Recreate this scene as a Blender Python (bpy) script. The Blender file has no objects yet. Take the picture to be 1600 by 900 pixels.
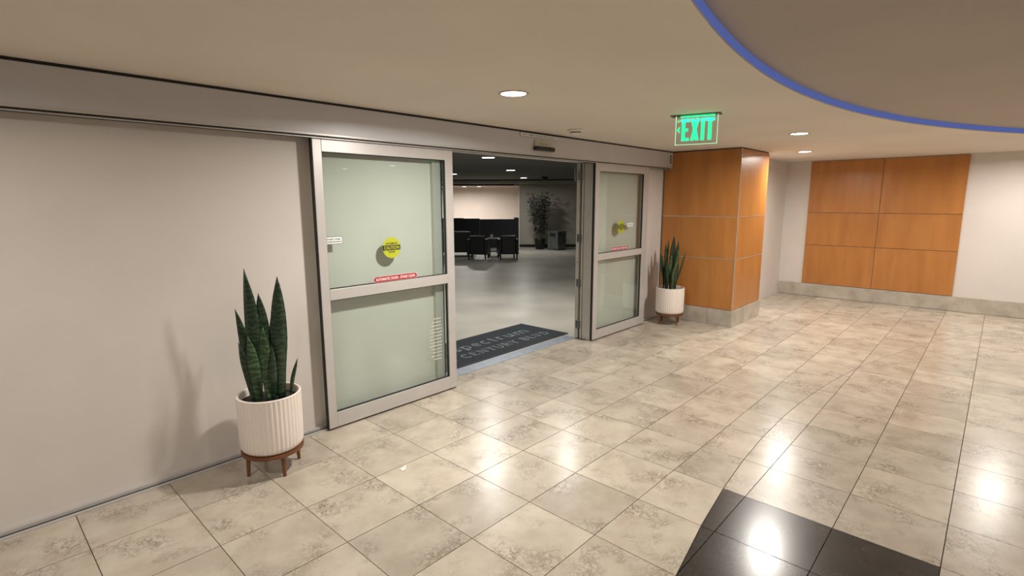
import bpy, bmesh, math, random
from math import sin, cos, pi, radians
from mathutils import Vector, Matrix
random.seed(7)
SC = bpy.context.scene
COL = SC.collection

# ------------------------------------------------------------------ camera
YAW, PITCH, ROLL = 0.8236360, 0.1641822, -0.0028463
CAM = Vector((-1.2308, -3.6090, 1.7405))
fw = Vector((sin(YAW)*cos(PITCH), cos(YAW)*cos(PITCH), -sin(PITCH)))
rt = Vector((cos(YAW), -sin(YAW), 0)); up = rt.cross(fw)
rr = cos(ROLL)*rt + sin(ROLL)*up; uu = -sin(ROLL)*rt + cos(ROLL)*up
cd = bpy.data.cameras.new('camera'); cam = bpy.data.objects.new('camera', cd); COL.objects.link(cam)
m = Matrix((rr, uu, -fw)).transposed().to_4x4(); m.translation = CAM
cam.matrix_world = m
cd.sensor_fit = 'HORIZONTAL'; cd.sensor_width = 36; cd.lens = 36*821.094/1600; cd.clip_end = 200
SC.camera = cam
# ------------------------------------------------------------------ world, exposure
w = bpy.data.worlds.new('world'); SC.world = w; w.use_nodes = True
w.node_tree.nodes['Background'].inputs[0].default_value = (0.02, 0.02, 0.022, 1)
w.node_tree.nodes['Background'].inputs[1].default_value = 1.0
SC.view_settings.view_transform = 'Standard'; SC.view_settings.look = 'None'
SC.view_settings.exposure = 0.07; SC.view_settings.gamma = 1.0; SC.view_settings.use_curve_mapping = False
LOBBY_W = 52.0        # watts of each lobby downlight
FAR_W = 21.0
# downlights of the lobby, some unseen ones added to light the room: x, y, colour kind, power factor
LOBBY_LAMPS = [(1.40,-1.19,1.15), (7.35,-1.42,0.85), (5.4,-5.93,1.0), (5.27,-7.6,1.0), (-1.75,-1.2,.45), (1.2,-6.2,.8),
               (-2.6,-4.6,.7), (8.3,-3.9,0.8), (5.0,-1.95,1.0)]
FAR_LAMPS = [(5.40,1.25,1.15), (4.07,1.72,1.15), (1.6,2.6,0.9), (5.49,3.18,.7), (8.64,5.57,0.3), (8.86,8.01,0.15), (12.22,8.31,1.2), (4.4,7.0,.3)]

# ------------------------------------------------------------------ materials
def mat(name, col=(.8,.8,.8), rough=.5, metal=0.0, noise=None, bump=None, spec=None, coat=0):
    """noise=(scale, amount, detail) varies the colour; bump=(scale, strength)"""
    M = bpy.data.materials.new(name); M.use_nodes = True; nt = M.node_tree; N = nt.nodes; L = nt.links
    b = N['Principled BSDF']; b.inputs['Base Color'].default_value = (*col, 1)
    b.inputs['Roughness'].default_value = rough; b.inputs['Metallic'].default_value = metal
    if spec is not None: b.inputs['Specular IOR Level'].default_value = spec
    if coat: b.inputs['Coat Weight'].default_value = coat; b.inputs['Coat Roughness'].default_value = .08
    tc = N.new('ShaderNodeTexCoord')
    if noise:
        n = N.new('ShaderNodeTexNoise'); n.inputs['Scale'].default_value = noise[0]; n.inputs['Detail'].default_value = noise[2] if len(noise) > 2 else 4
        L.new(tc.outputs['Object'], n.inputs['Vector'])
        r = N.new('ShaderNodeValToRGB'); a = noise[1]
        r.color_ramp.elements[0].position = .3; r.color_ramp.elements[1].position = .7
        r.color_ramp.elements[0].color = (*[c*(1-a) for c in col], 1); r.color_ramp.elements[1].color = (*[min(1, c*(1+a)) for c in col], 1)
        L.new(n.outputs['Fac'], r.inputs['Fac']); L.new(r.outputs['Color'], b.inputs['Base Color'])
    if bump:
        n2 = N.new('ShaderNodeTexNoise'); n2.inputs['Scale'].default_value = bump[0]; L.new(tc.outputs['Object'], n2.inputs['Vector'])
        bp = N.new('ShaderNodeBump'); bp.inputs['Strength'].default_value = bump[1]; bp.inputs['Distance'].default_value = .002
        L.new(n2.outputs['Fac'], bp.inputs['Height']); L.new(bp.outputs['Normal'], b.inputs['Normal'])
    return M
def emit(name, col, s):
    M = bpy.data.materials.new(name); M.use_nodes = True; b = M.node_tree.nodes['Principled BSDF']
    b.inputs['Base Color'].default_value = (*col, 1); b.inputs['Emission Color'].default_value = (*col, 1); b.inputs['Emission Strength'].default_value = s
    return M
def stone(name, c0, c1, vein, rough, vamt=.8, wide=.035):
    """polished stone: every piece takes its own tone and pattern from its object random"""
    M = bpy.data.materials.new(name); M.use_nodes = True; nt = M.node_tree; N = nt.nodes; L = nt.links
    b = N['Principled BSDF']; b.inputs['Roughness'].default_value = rough
    g = N.new('ShaderNodeNewGeometry'); oi = N.new('ShaderNodeObjectInfo')
    mu = N.new('ShaderNodeMath'); mu.operation = 'MULTIPLY'; mu.inputs[1].default_value = 37.0; L.new(oi.outputs['Random'], mu.inputs[0])
    cb = N.new('ShaderNodeCombineXYZ'); L.new(mu.outputs[0], cb.inputs[2])
    ad = N.new('ShaderNodeVectorMath'); ad.operation = 'ADD'; L.new(g.outputs['Position'], ad.inputs[0]); L.new(cb.outputs[0], ad.inputs[1])
    n1 = N.new('ShaderNodeTexNoise'); n1.inputs['Scale'].default_value = 5; n1.inputs['Detail'].default_value = 6; n1.inputs['Roughness'].default_value = .6; L.new(ad.outputs[0], n1.inputs['Vector'])
    r1 = N.new('ShaderNodeValToRGB'); r1.color_ramp.elements[0].position = .35; r1.color_ramp.elements[1].position = .65
    r1.color_ramp.elements[0].color = (*c0, 1); r1.color_ramp.elements[1].color = (*c1, 1); L.new(n1.outputs['Fac'], r1.inputs['Fac'])
    # per piece tone
    mr = N.new('ShaderNodeMapRange'); mr.inputs['To Min'].default_value = .86; mr.inputs['To Max'].default_value = 1.06; L.new(oi.outputs['Random'], mr.inputs['Value'])
    mt = N.new('ShaderNodeMix'); mt.data_type = 'RGBA'; mt.blend_type = 'MULTIPLY'; mt.inputs[0].default_value = 1
    L.new(r1.outputs['Color'], mt.inputs[6]); L.new(mr.outputs[0], mt.inputs[7])
    # thin broken veins: |noise-.5| small, only where a mask allows
    n2 = N.new('ShaderNodeTexNoise'); n2.inputs['Scale'].default_value = 21; n2.inputs['Detail'].default_value = 9; n2.inputs['Roughness'].default_value = .74; n2.inputs['Distortion'].default_value = .6
    L.new(ad.outputs[0], n2.inputs['Vector'])
    sb = N.new('ShaderNodeMath'); sb.operation = 'SUBTRACT'; sb.inputs[1].default_value = .5; L.new(n2.outputs['Fac'], sb.inputs[0])
    ab = N.new('ShaderNodeMath'); ab.operation = 'ABSOLUTE'; L.new(sb.outputs[0], ab.inputs[0])
    m1 = N.new('ShaderNodeMapRange'); m1.inputs['From Min'].default_value = 0; m1.inputs['From Max'].default_value = wide; m1.inputs['To Min'].default_value = 1; m1.inputs['To Max'].default_value = 0; L.new(ab.outputs[0], m1.inputs['Value'])
    n3 = N.new('ShaderNodeTexNoise'); n3.inputs['Scale'].default_value = 4.2; n3.inputs['Detail'].default_value = 3; L.new(ad.outputs[0], n3.inputs['Vector'])
    m3 = N.new('ShaderNodeMapRange'); m3.inputs['From Min'].default_value = .48; m3.inputs['From Max'].default_value = .68; L.new(n3.outputs['Fac'], m3.inputs['Value'])
    mm = N.new('ShaderNodeMath'); mm.operation = 'MULTIPLY'; L.new(m1.outputs[0], mm.inputs[0]); L.new(m3.outputs[0], mm.inputs[1])
    mq = N.new('ShaderNodeMath'); mq.operation = 'MULTIPLY'; mq.inputs[1].default_value = vamt; L.new(mm.outputs[0], mq.inputs[0])
    mx = N.new('ShaderNodeMix'); mx.data_type = 'RGBA'; L.new(mq.outputs[0], mx.inputs[0]); L.new(mt.outputs[2], mx.inputs[6]); mx.inputs[7].default_value = (*vein, 1)
    L.new(mx.outputs[2], b.inputs['Base Color'])
    return M
def glass(name, tint, gl=.06):
    M = bpy.data.materials.new(name); M.use_nodes = True; nt = M.node_tree; N = nt.nodes; L = nt.links
    N.remove(N['Principled BSDF']); t = N.new('ShaderNodeBsdfTransparent'); t.inputs[0].default_value = (*tint, 1)
    g = N.new('ShaderNodeBsdfGlossy'); g.inputs['Roughness'].default_value = .015; g.inputs['Color'].default_value = (1,1,1,1)
    f = N.new('ShaderNodeFresnel'); ge = N.new('ShaderNodeNewGeometry'); mi = N.new('ShaderNodeMapRange'); mi.inputs['To Min'].default_value = 1.45; mi.inputs['To Max'].default_value = 1/1.45; L.new(ge.outputs['Backfacing'], mi.inputs['Value']); L.new(mi.outputs[0], f.inputs[0]); x = N.new('ShaderNodeMixShader')
    L.new(f.outputs[0], x.inputs[0]); L.new(t.outputs[0], x.inputs[1]); L.new(g.outputs[0], x.inputs[2]); L.new(x.outputs[0], N['Material Output'].inputs[0])
    return M
def wood(name, c0, c1, rough=.32):
    M = bpy.data.materials.new(name); M.use_nodes = True; nt = M.node_tree; N = nt.nodes; L = nt.links
    b = N['Principled BSDF']; b.inputs['Roughness'].default_value = rough
    g = N.new('ShaderNodeNewGeometry'); oi = N.new('ShaderNodeObjectInfo'); mu = N.new('ShaderNodeMath'); mu.operation = 'MULTIPLY'; mu.inputs[1].default_value = 19
    L.new(oi.outputs['Random'], mu.inputs[0]); cb = N.new('ShaderNodeCombineXYZ')
    for k in (0,1,2): L.new(mu.outputs[0], cb.inputs[k])
    mp = N.new('ShaderNodeVectorMath'); mp.operation = 'MULTIPLY'; mp.inputs[1].default_value = (5, 5, .7); L.new(g.outputs['Position'], mp.inputs[0])
    ad = N.new('ShaderNodeVectorMath'); ad.operation = 'ADD'; L.new(mp.outputs[0], ad.inputs[0]); L.new(cb.outputs[0], ad.inputs[1])
    n = N.new('ShaderNodeTexNoise'); n.inputs['Scale'].default_value = 1.6; n.inputs['Detail'].default_value = 5; L.new(ad.outputs[0], n.inputs['Vector'])
    r = N.new('ShaderNodeValToRGB'); r.color_ramp.elements[0].position = .3; r.color_ramp.elements[1].position = .72
    r.color_ramp.elements[0].color = (*c0, 1); r.color_ramp.elements[1].color = (*c1, 1); L.new(n.outputs['Fac'], r.inputs['Fac']); L.new(r.outputs['Color'], b.inputs['Base Color'])
    return M
M = dict(
    plaster=mat('white_plaster', (.62,.575,.535), .65, noise=(2,.03)),
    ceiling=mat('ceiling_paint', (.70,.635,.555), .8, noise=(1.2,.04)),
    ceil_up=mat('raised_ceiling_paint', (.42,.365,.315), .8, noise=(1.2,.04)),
    header=mat('satin_aluminium_cover', (.54,.535,.56), .42, .1, noise=(3,.03)),
    alu=mat('satin_aluminium', (.54,.515,.50), .38, .3, noise=(8,.03)),
    alu_pale=mat('pale_aluminium', (.55,.52,.45), .4, .35, noise=(8,.04)),
    steel=mat('hinge_steel', (.28,.28,.27), .35, .9, noise=(20,.1)),
    black=mat('black_gasket_and_shade', (.012,.012,.012), .6),  # black parts, and strips that paint the shade in gaps
    bplastic=mat('black_plastic', (.007,.007,.009), .45),
    grout=mat('grout', (.075,.05,.033), .8, noise=(30,.2)),
    tile=stone('cream_marble', (.41,.355,.285), (.505,.45,.37), (.10,.075,.05), .25, .95, .045),
    granite=stone('black_granite', (.022,.019,.017), (.04,.034,.03), (.1,.09,.08), .22, .3),
    base=stone('grey_marble_base', (.38,.34,.28), (.52,.47,.40), (.2,.17,.13), .3, .6),
    wood=wood('orange_maple_veneer', (.37,.145,.036), (.46,.195,.05)),
    reveal=mat('metal_reveal', (.62,.55,.46), .3, .6),
    concrete=mat('polished_concrete', (.46,.43,.365), .36, noise=(.9,.2,8)),
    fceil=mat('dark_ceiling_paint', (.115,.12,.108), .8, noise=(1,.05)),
    fwall=mat('beige_hall_wall', (.46,.43,.36), .7, noise=(1.5,.05)),  # even beige with a slight random tone
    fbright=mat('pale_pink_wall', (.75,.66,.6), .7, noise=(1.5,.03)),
    darkp=mat('black_blue_panel', (.006,.008,.014), .35),
    leather=mat('black_leather', (.01,.011,.014), .38, bump=(60,.3)),
    glass=glass('door_glass', (.905,.95,.935)),
    acrylic=glass('clear_acrylic', (.92,.97,.94)),
    lamp=emit('lamp_diffuser', (1,.93,.82), 14),
    lampc=emit('cool_lamp_diffuser', (.9,.96,1), 14),
    rim=mat('lamp_trim', (.5,.45,.38), .35, .3),
    white=mat('white_plastic', (.75,.70,.62), .5),
    label=mat('white_label_film', (.88,.88,.85), .5), ltext=mat('black_ink', (.015,.015,.015), .6),
    red=mat('red_label_film', (.36,.012,.03), .45), redt=mat('white_ink', (.8,.72,.7), .6),
    yellow=mat('yellow_label_film', (.40,.42,.02), .45),
    etch=mat('white_vinyl_lettering', (.85,.85,.8), .6),
    green=emit('green_lit_letters', (.03,.9,.38), 1.0), gedge=emit('glowing_acrylic_edge', (.45,1,.65), .9),
    blue=emit('blue_led_cove', (.055,.09,.30), .8),
    strip=mat('ribbed_threshold_aluminium', (.40,.44,.50), .35, .5, noise=(12,.12)),
    matp=mat('charcoal_carpet_pile', (.018,.024,.03), .95, noise=(90,.35), bump=(300,.8)), matb=mat('black_rubber', (.01,.01,.012), .6),
    matt=mat('grey_carpet_lettering', (.19,.21,.225), .95, noise=(90,.2)),
    pot=mat('white_glazed_ceramic', (.80,.72,.66), .4), soil=mat('dark_soil', (.02,.014,.01), .9, noise=(40,.4), bump=(50,1)),
    standw=wood('walnut_stand', (.13,.045,.016), (.2,.075,.028), .45), blackpot=mat('black_pot', (.008,.008,.009), .4),
    cane=mat('bamboo_cane', (.08,.07,.04), .6), fleaf=mat('dark_tree_leaf', (.006,.009,.004), .6, noise=(9,.4)),
    binm=mat('brushed_bin_steel', (.22,.24,.24), .25, .6, noise=(5,.3)), paper=mat('paper_scrap', (.85,.82,.74), .7),
)
def leafmat(name, c0, c1, edge=None):
    Mm = bpy.data.materials.new(name); Mm.use_nodes = True; nt = Mm.node_tree; N = nt.nodes; L = nt.links; b = N['Principled BSDF']; b.inputs['Roughness'].default_value = .35
    tc = N.new('ShaderNodeTexCoord'); wv = N.new('ShaderNodeTexWave'); wv.bands_direction = 'Z'; wv.inputs['Scale'].default_value = 9; wv.inputs['Distortion'].default_value = 9; wv.inputs['Detail'].default_value = 3; wv.inputs['Detail Scale'].default_value = 2.5
    L.new(tc.outputs['Object'], wv.inputs['Vector']); r = N.new('ShaderNodeValToRGB'); r.color_ramp.elements[0].color = (*c0,1); r.color_ramp.elements[1].color = (*c1,1)
    r.color_ramp.elements[0].position = .35; L.new(wv.outputs['Fac'], r.inputs['Fac']); L.new(r.outputs['Color'], b.inputs['Base Color']); return Mm
M['leaf'] = leafmat('snake_plant_leaf', (.008,.022,.011), (.03,.065,.03)); M['leaf2'] = leafmat('snake_plant_leaf_pale', (.02,.05,.02), (.07,.13,.05))

# ------------------------------------------------------------------ helpers
def bm_box(bm, x0, x1, y0, y1, z0, z1):
    v = [bm.verts.new(p) for p in ((x0,y0,z0),(x1,y0,z0),(x1,y1,z0),(x0,y1,z0),(x0,y0,z1),(x1,y0,z1),(x1,y1,z1),(x0,y1,z1))]
    for f in ((3,2,1,0),(4,5,6,7),(0,1,5,4),(1,2,6,5),(2,3,7,6),(3,0,4,7)): bm.faces.new([v[i] for i in f])
def bm_lathe(bm, prof, n=32, c=(0,0,0), cap=True, rad=None):
    rings = []
    for r, z in prof:
        rings.append([bm.verts.new((c[0]+(r*(rad(k/n) if rad else 1))*cos(2*pi*k/n), c[1]+(r*(rad(k/n) if rad else 1))*sin(2*pi*k/n), c[2]+z)) for k in range(n)])
    for a, b in zip(rings, rings[1:]):
        for k in range(n): bm.faces.new((a[k], a[(k+1)%n], b[(k+1)%n], b[k]))
    if cap: bm.faces.new(list(reversed(rings[0]))); bm.faces.new(rings[-1])
def bm_tube(bm, p, q, r0, r1=None, n=8):
    p, q = Vector(p), Vector(q); r1 = r0 if r1 is None else r1; d = (q-p).normalized(); a = d.orthogonal().normalized(); b = d.cross(a)
    R = [[bm.verts.new(c + r*(a*cos(2*pi*k/n)+b*sin(2*pi*k/n))) for k in range(n)] for c, r in ((p, r0), (q, r1))]
    for k in range(n): bm.faces.new((R[0][k], R[0][(k+1)%n], R[1][(k+1)%n], R[1][k]))
    bm.faces.new(list(reversed(R[0]))); bm.faces.new(R[1])
def bm_poly(bm, pts, z0, z1):
    lo = [bm.verts.new((x, y, z0)) for x, y in pts]; hi = [bm.verts.new((x, y, z1)) for x, y in pts]; n = len(pts)
    bm.faces.new(hi); bm.faces.new(list(reversed(lo)))
    for k in range(n): bm.faces.new((lo[k], lo[(k+1)%n], hi[(k+1)%n], hi[k]))
def obj(name, bm, m_, parent=None, bevel=0, smooth=False, seg=2):
    me = bpy.data.meshes.new(name)
    bmesh.ops.recalc_face_normals(bm, faces=bm.faces); bm.to_mesh(me); bm.free(); me.materials.append(m_)
    if smooth:
        for f in me.polygons: f.use_smooth = True
    o = bpy.data.objects.new(name, me); COL.objects.link(o)
    if parent: o.parent = parent
    if bevel:
        b = o.modifiers.new('bevel', 'BEVEL'); b.width = bevel; b.segments = seg; b.limit_method = 'ANGLE'; b.angle_limit = radians(40)
    return o
def box(name, x0, x1, y0, y1, z0, z1, m_, parent=None, bevel=0):
    bm = bmesh.new(); bm_box(bm, x0, x1, y0, y1, z0, z1); return obj(name, bm, m_, parent, bevel)
def structure(o): o['kind'] = 'structure'; return o
def tag(o, label, cat, group=None):
    o['label'] = label; o['category'] = cat
    if group: o['group'] = group
    return o
def thing(name, label, cat, loc=(0,0,0), rz=0, group=None):
    o = bpy.data.objects.new(name, None); COL.objects.link(o); o.location = loc; o.rotation_euler = (0,0,rz); o.empty_display_size = .1
    return tag(o, label, cat, group)
def copy_thing(root, label, loc=None, rz=None):
    def rec(o, par):
        c = o.copy(); COL.objects.link(c); c.parent = par
        for ch in o.children: rec(ch, c)
        return c
    r = rec(root, None); r['label'] = label
    if loc is not None: r.location = loc
    if rz is not None: r.rotation_euler = (0,0,rz)
    return r
def text(name, s, size, m_, parent, mtx, align='CENTER', width=None, height=None, thick=.0004, bold=.0007):
    """flat lettering in the xy plane, turned by mtx"""
    cu = bpy.data.curves.new(name, 'FONT'); cu.body = s; cu.size = size; cu.align_x = 'CENTER'; cu.align_y = 'CENTER'; cu.extrude = thick; cu.offset = bold; cu.resolution_u = 3
    t = bpy.data.objects.new('tmp', cu); COL.objects.link(t); dg = bpy.context.evaluated_depsgraph_get(); me = bpy.data.meshes.new_from_object(t.evaluated_get(dg))
    bpy.data.objects.remove(t)
    xs = [v.co.x for v in me.vertices]; ys = [v.co.y for v in me.vertices]
    sx = width/(max(xs)-min(xs)) if width else 1; sy = height/(max(ys)-min(ys)) if height else 1; cx = (max(xs)+min(xs))/2; cy = (max(ys)+min(ys))/2
    for v in me.vertices: v.co = Vector(((v.co.x-cx)*sx, (v.co.y-cy)*sy, v.co.z))
    me.materials.clear(); me.materials.append(m_); me.transform(mtx)
    o = bpy.data.objects.new(name, me); COL.objects.link(o); o.parent = parent; return o
def facing_y(x, y, z):      # lettering on a surface that faces -Y
    return Matrix.Translation((x, y, z)) @ Matrix.Rotation(pi/2, 4, 'X')

CEIL = 2.43
# ------------------------------------------------------------------ lobby floor: marble tiles as pieces
T = .457; TY = .9939*T
def gy(j): return j*TY - 2.85*T
floor = structure(box('floor', -6, 9.6, -9, .25, -.06, -.006, M['grout']))
G = .0021
# floor ring joint: circle through the measured points
FC = (3.02, -2.475-11.5); FR = 11.5
def halfplane(poly, n, d):           # keep n.p <= d
    out = []
    for a, b in zip(poly, poly[1:]+poly[:1]):
        da = n[0]*a[0]+n[1]*a[1]-d; db = n[0]*b[0]+n[1]*b[1]-d
        if da <= 0: out.append(a)
        if da*db < 0: t = da/(da-db); out.append((a[0]+t*(b[0]-a[0]), a[1]+t*(b[1]-a[1])))
    return out
def area(p): return abs(sum(a[0]*b[1]-a[1]*b[0] for a, b in zip(p, p[1:]+p[:1])))/2
far_tiles = bmesh.new(); mesh_cache = {}
def put_tile(poly, m_, single, full=False):
    poly = [p for k, p in enumerate(poly) if (Vector(p)-Vector(poly[k-1])).length > 1e-5]
    if len(poly) < 3 or area(poly) < 2e-4: return
    if not single: bm_poly(far_tiles, poly, -.012, 0); return
    cx = sum(p[0] for p in poly)/len(poly); cy = sum(p[1] for p in poly)/len(poly)
    if full and m_.name in mesh_cache:
        o = bpy.data.objects.new('tile', mesh_cache[m_.name]); COL.objects.link(o); o.parent = floor
    else:
        bm = bmesh.new(); bm_poly(bm, [(x-cx, y-cy) for x, y in poly], -.012, 0); o = obj('tile', bm, m_, floor)
        if full: mesh_cache[m_.name] = o.data
    o.location = (cx, cy, 0)
for i in range(-13, 21):
    for j in range(-17, 4):
        x0, x1 = i*T+G, (i+1)*T-G; y0, y1 = gy(j)+G, gy(j+1)-G
        x1 = min(x1, 9.5)
        opening = x0 > 1.7 and x1 < 4.4
        ymax = .245 if opening else .095
        if y0 >= ymax: continue
        y1c = min(y1, ymax); full = y1c == y1 and x1 == (i+1)*T-G
        if x0 > 6.03 and y1c > -1.0 and x1 < 7.2 and y0 > -1.0: continue      # under the timber column
        single = -3 <= i and j >= -7 and (x1 < 9.6) and not (i > 13 and j < -6)
        rect = [(x0,y0),(x1,y0),(x1,y1c),(x0,y1c)]
        c = Vector(((x0+x1)/2, (y0+y1)/2)) - Vector(FC); n = c.normalized(); d = n.x*FC[0]+n.y*FC[1]+FR
        inside = halfplane(rect, n, d-G); outside = halfplane(rect, -n, -(d+G))
        isin = len(inside) >= 3 and area(inside) > 2e-4; isout = len(outside) >= 3 and area(outside) > 2e-4
        dark = 1 <= i <= 3 and -5 <= j
        if isin and isout and -4 <= i <= 20 and j > -9:
            put_tile(inside, M['granite'] if dark else M['tile'], single); put_tile(outside, M['tile'], single)
        elif isin and not isout and dark: put_tile(rect, M['granite'], single, full)
        else: put_tile(rect, M['tile'], single, full)
ft = obj('distant_tiles', far_tiles, M['tile'], floor); ft['kind'] = 'stuff'

# ------------------------------------------------------------------ lobby walls
def slab_wall(name, x0, x1, y0, y1, z0, z1, m_): return structure(box(name, x0, x1, y0, y1, z0, z1, m_))
slab_wall('wall_left', -6, 1.725, .10, .22, -.05, 2.7, M['plaster'])
slab_wall('wall_front', 4.30, 9.6, .10, .30, -.05, 2.7, M['plaster'])
slab_wall('wall_over_door', 1.715, 4.30, .08, .30, 2.2, 2.7, M['plaster'])
slab_wall('wall_back', -6.2, 9.8, -9.2, -9, -.05, 2.9, M['plaster'])
slab_wall('wall_side', -6.2, -6, -9, .3, -.05, 2.9, M['plaster'])
# baseboard-like floor track along both side walls
for a, b, n in ((-6, 1.70, 'trim_1'), (4.32, 6.03, 'trim_2')):
    bm = bmesh.new(); bm_box(bm, a, b, .066, .10, 0, .03); bm_box(bm, a, b, .03, .050, 0, .010); t_ = structure(obj(n, bm, M['alu'])); box('slot', a, b, .050, .066, 0, .009, M['black'], t_)
# timber column on the right, panel by panel
def clad(parent, p0, p1, zs, nrm, m_, name, gap=.004, th=.018, sink=0):
    """one cladding piece between ground points p0, p1 (world), standing th proud along nrm"""
    p0 = Vector(p0); p1 = Vector(p1); d = (p1-p0).normalized(); n = Vector(nrm)
    a = p0+d*gap; b = p1-d*gap; q = [a, b, b-n*th, a-n*th]
    bm = bmesh.new(); bm_poly(bm, [(v.x, v.y) for v in q], zs[0]+gap, zs[1]-gap); return obj(name, bm, m_, parent, .0015, seg=1)
column = structure(box('wall_right', 6.052, 7.108, -.988, .08, -.05, 2.7, M['reveal']))
ZS = ((.235,.940),(.940,1.517),(1.517,2.418))
for zs in ZS:
    clad(column, (6.03,.08), (6.03,-1.008), zs, (-1,0), M['wood'], 'wood_panel')
    clad(column, (6.032,-1.01), (7.128,-1.01), zs, (0,-1), M['wood'], 'wood_panel')
    clad(column, (7.13,-1.008), (7.13,-.6), zs, (1,0), M['wood'], 'wood_panel')
for z in (.940, 1.517):
    box('reveal_strip', 6.0275, 6.052, -1.008, .08, z-.0045, z+.0045, M['reveal'], column)
    box('reveal_strip', 6.03, 7.13, -1.0125, -.988, z-.0045, z+.0045, M['reveal'], column)
box('corner_trim', 6.026, 6.036, -1.014, -1.004, .235, 2.418, M['reveal'], column)
for y0, y1 in ((.08,-.10), (-.10,-.672), (-.672,-1.022)):
    clad(column, (6.018,y0), (6.018,y1), (0,.235), (-1,0), M['base'], 'stone_base_tile', gap=.0012, th=.034)
for x0, x1 in ((6.02,6.48), (6.48,7.14)):
    clad(column, (x0,-1.022), (x1,-1.022), (0,.235), (0,-1), M['base'], 'stone_base_tile', gap=.0012, th=.034)
structure(box('trim_3', 6.04, 7.12, -1.0, .08, 2.418, CEIL, M['black']))
# lobby beyond the column
slab_wall('wall_recess', 7.12, 9.6, -.6, -.4, -.05, 2.7, M['plaster'])
endw = slab_wall('wall_end', 9.5, 9.7, -9, -.4, -.05, 2.7, M['plaster'])
for k in range(2):
    for zs in ZS: clad(endw, (9.478, -1.0-1.08*k), (9.478, -1.0-1.08*(k+1)), zs, (-1,0), M['wood'], 'wood_panel', th=.02)
clad(endw, (9.47,-.62), (9.47,-9), (0,.235), (-1,0), M['base'], 'stone_base', th=.03)

# ------------------------------------------------------------------ ceiling with the round raised cove
CR = 7.2
def arc_pts(R, cx, ytop, a0, a1, n): return [(cx+R*sin(a0+(a1-a0)*k/n), ytop-R+R*cos(a0+(a1-a0)*k/n)) for k in range(n+1)]
def disc_ceiling():
    """lower ceiling: everything between the arc edge and the door wall; the raised disc is above"""
    cx, yt = 2.45, -2.535
    R = 8.6
    pts = arc_pts(R, cx, yt, -.72, .86, 72)
    bm = bmesh.new()
    for (xa, ya), (xb, yb) in zip(pts, pts[1:]):
        v = [bm.verts.new(p) for p in ((xa,ya,CEIL),(xb,yb,CEIL),(xb,.12,CEIL),(xa,.12,CEIL))]
        w_ = [bm.verts.new((p.co.x,p.co.y,CEIL+.02)) for p in v]
        bm.faces.new(v); bm.faces.new(list(reversed(w_)))
    # left and right remainder
    xa, ya = pts[0]; xb, yb = pts[-1]
    bm_box(bm, -6, xa, -9, .08, CEIL, CEIL+.02); bm_box(bm, xb, 9.5, -9, .08, CEIL, CEIL+.02)
    c = structure(obj('ceiling', bm, M['ceiling']))
    # blue cove: soft rounded lip, lit strip standing above the edge
    lip = bmesh.new(); prof = [(0,0),(.006,.002),(.012,.008)]; rows = []
    for dr, dz in prof: rows.append([lip.verts.new((x, y, CEIL+dz)) for x, y in arc_pts(R-dr, cx, yt, -.72, .86, 72)])
    for a, b in zip(rows, rows[1:]):
        for k in range(72): lip.faces.new((a[k], a[k+1], b[k+1], b[k]))
    obj('cove_lip', lip, M['ceiling'], c, smooth=True)
    st = bmesh.new(); lo = [st.verts.new((x, y, CEIL+.008)) for x, y in arc_pts(R-.012, cx, yt, -.72, .86, 72)]; hi = [st.verts.new((x, y, CEIL+.055)) for x, y in arc_pts(R-.03, cx, yt, -.72, .86, 72)]
    for k in range(72): st.faces.new((lo[k], lo[k+1], hi[k+1], hi[k]))
    obj('blue_light_strip', st, M['blue'], c, smooth=True)
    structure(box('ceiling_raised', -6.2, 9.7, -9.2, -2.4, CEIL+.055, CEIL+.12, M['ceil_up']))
    return c
disc_ceiling()

# ------------------------------------------------------------------ door operator header
hd = thing('door_header', 'long satin grey metal header box running above both sliding doors', 'door header', (3.0,0,2.19))
def P(o, *a, **k): return o
def local(root, ob): ob.location = ob.location - root.location; return ob
local(hd, box('cover', -6, 6.026, -.041, .078, 2.205, 2.412, M['header'], hd, .002))
local(hd, box('lower_lip', -6, 6.012, -.0425, -.0345, 2.196, 2.212, M['alu'], hd, .0015))
local(hd, box('lower_channel', -6, 6.012, -.03, .078, 2.186, 2.205, M['black'], hd))
local(hd, box('lower_rail', -6, 6.012, -.028, -.012, 2.180, 2.197, M['alu'], hd))
local(hd, box('end_cap', 6.0, 6.027, -.0425, .0, 2.19, 2.412, M['header'], hd, .002))
structure(box('header_gap_shade', -6, 6.028, -.03, .08, 2.412, CEIL, M['black']))  # black strip stands in for the shade in the gap above the header

# sign plate on the header
sp = thing('notice_plate', 'narrow white notice plate with black capital lettering on the header above the opening', 'sign', (3.085,-.045,2.392))
box('plate', -.345, .345, -.001, .002, -.018, .018, M['ltext'], sp)
box('plate_face', -.34, .34, -.002, -.001, -.0155, .0155, M['label'], sp)
text('lettering', 'DOOR TO REMAIN UNLOCKED WHEN BUILDING IS OCCUPIED', .03, M['ltext'], sp, facing_y(0,-.0025,0), width=.65, height=.017, bold=.0001)
# motion sensor
ms = thing('motion_sensor', 'black motion sensor bar under the notice plate at the middle of the header', 'sensor', (3.09,-.043,2.268))
box('back_plate', -.13, .15, -.004, .0, -.030, .085, M['alu_pale'], ms)
bm = bmesh.new(); bm_box(bm, -.155, .155, -.05, -.004, -.022, .020); obj('body', bm, M['bplastic'], ms, .014, seg=4)
bm = bmesh.new(); bm_box(bm, -.10, .12, -.0525, -.0495, -.014, .002); obj('lens', bm, mat('dark_lens', (.012,.012,.018), .35), ms, .002)
for k in range(3):
    bm = bmesh.new(); bm_lathe(bm, [(.0055,0),(.0055,.003)], 10); o = obj('screw', bm, M['black'], ms); o.rotation_euler = (pi/2,0,0); o.location = (-.04+.045*k, -.003, .05)
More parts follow.
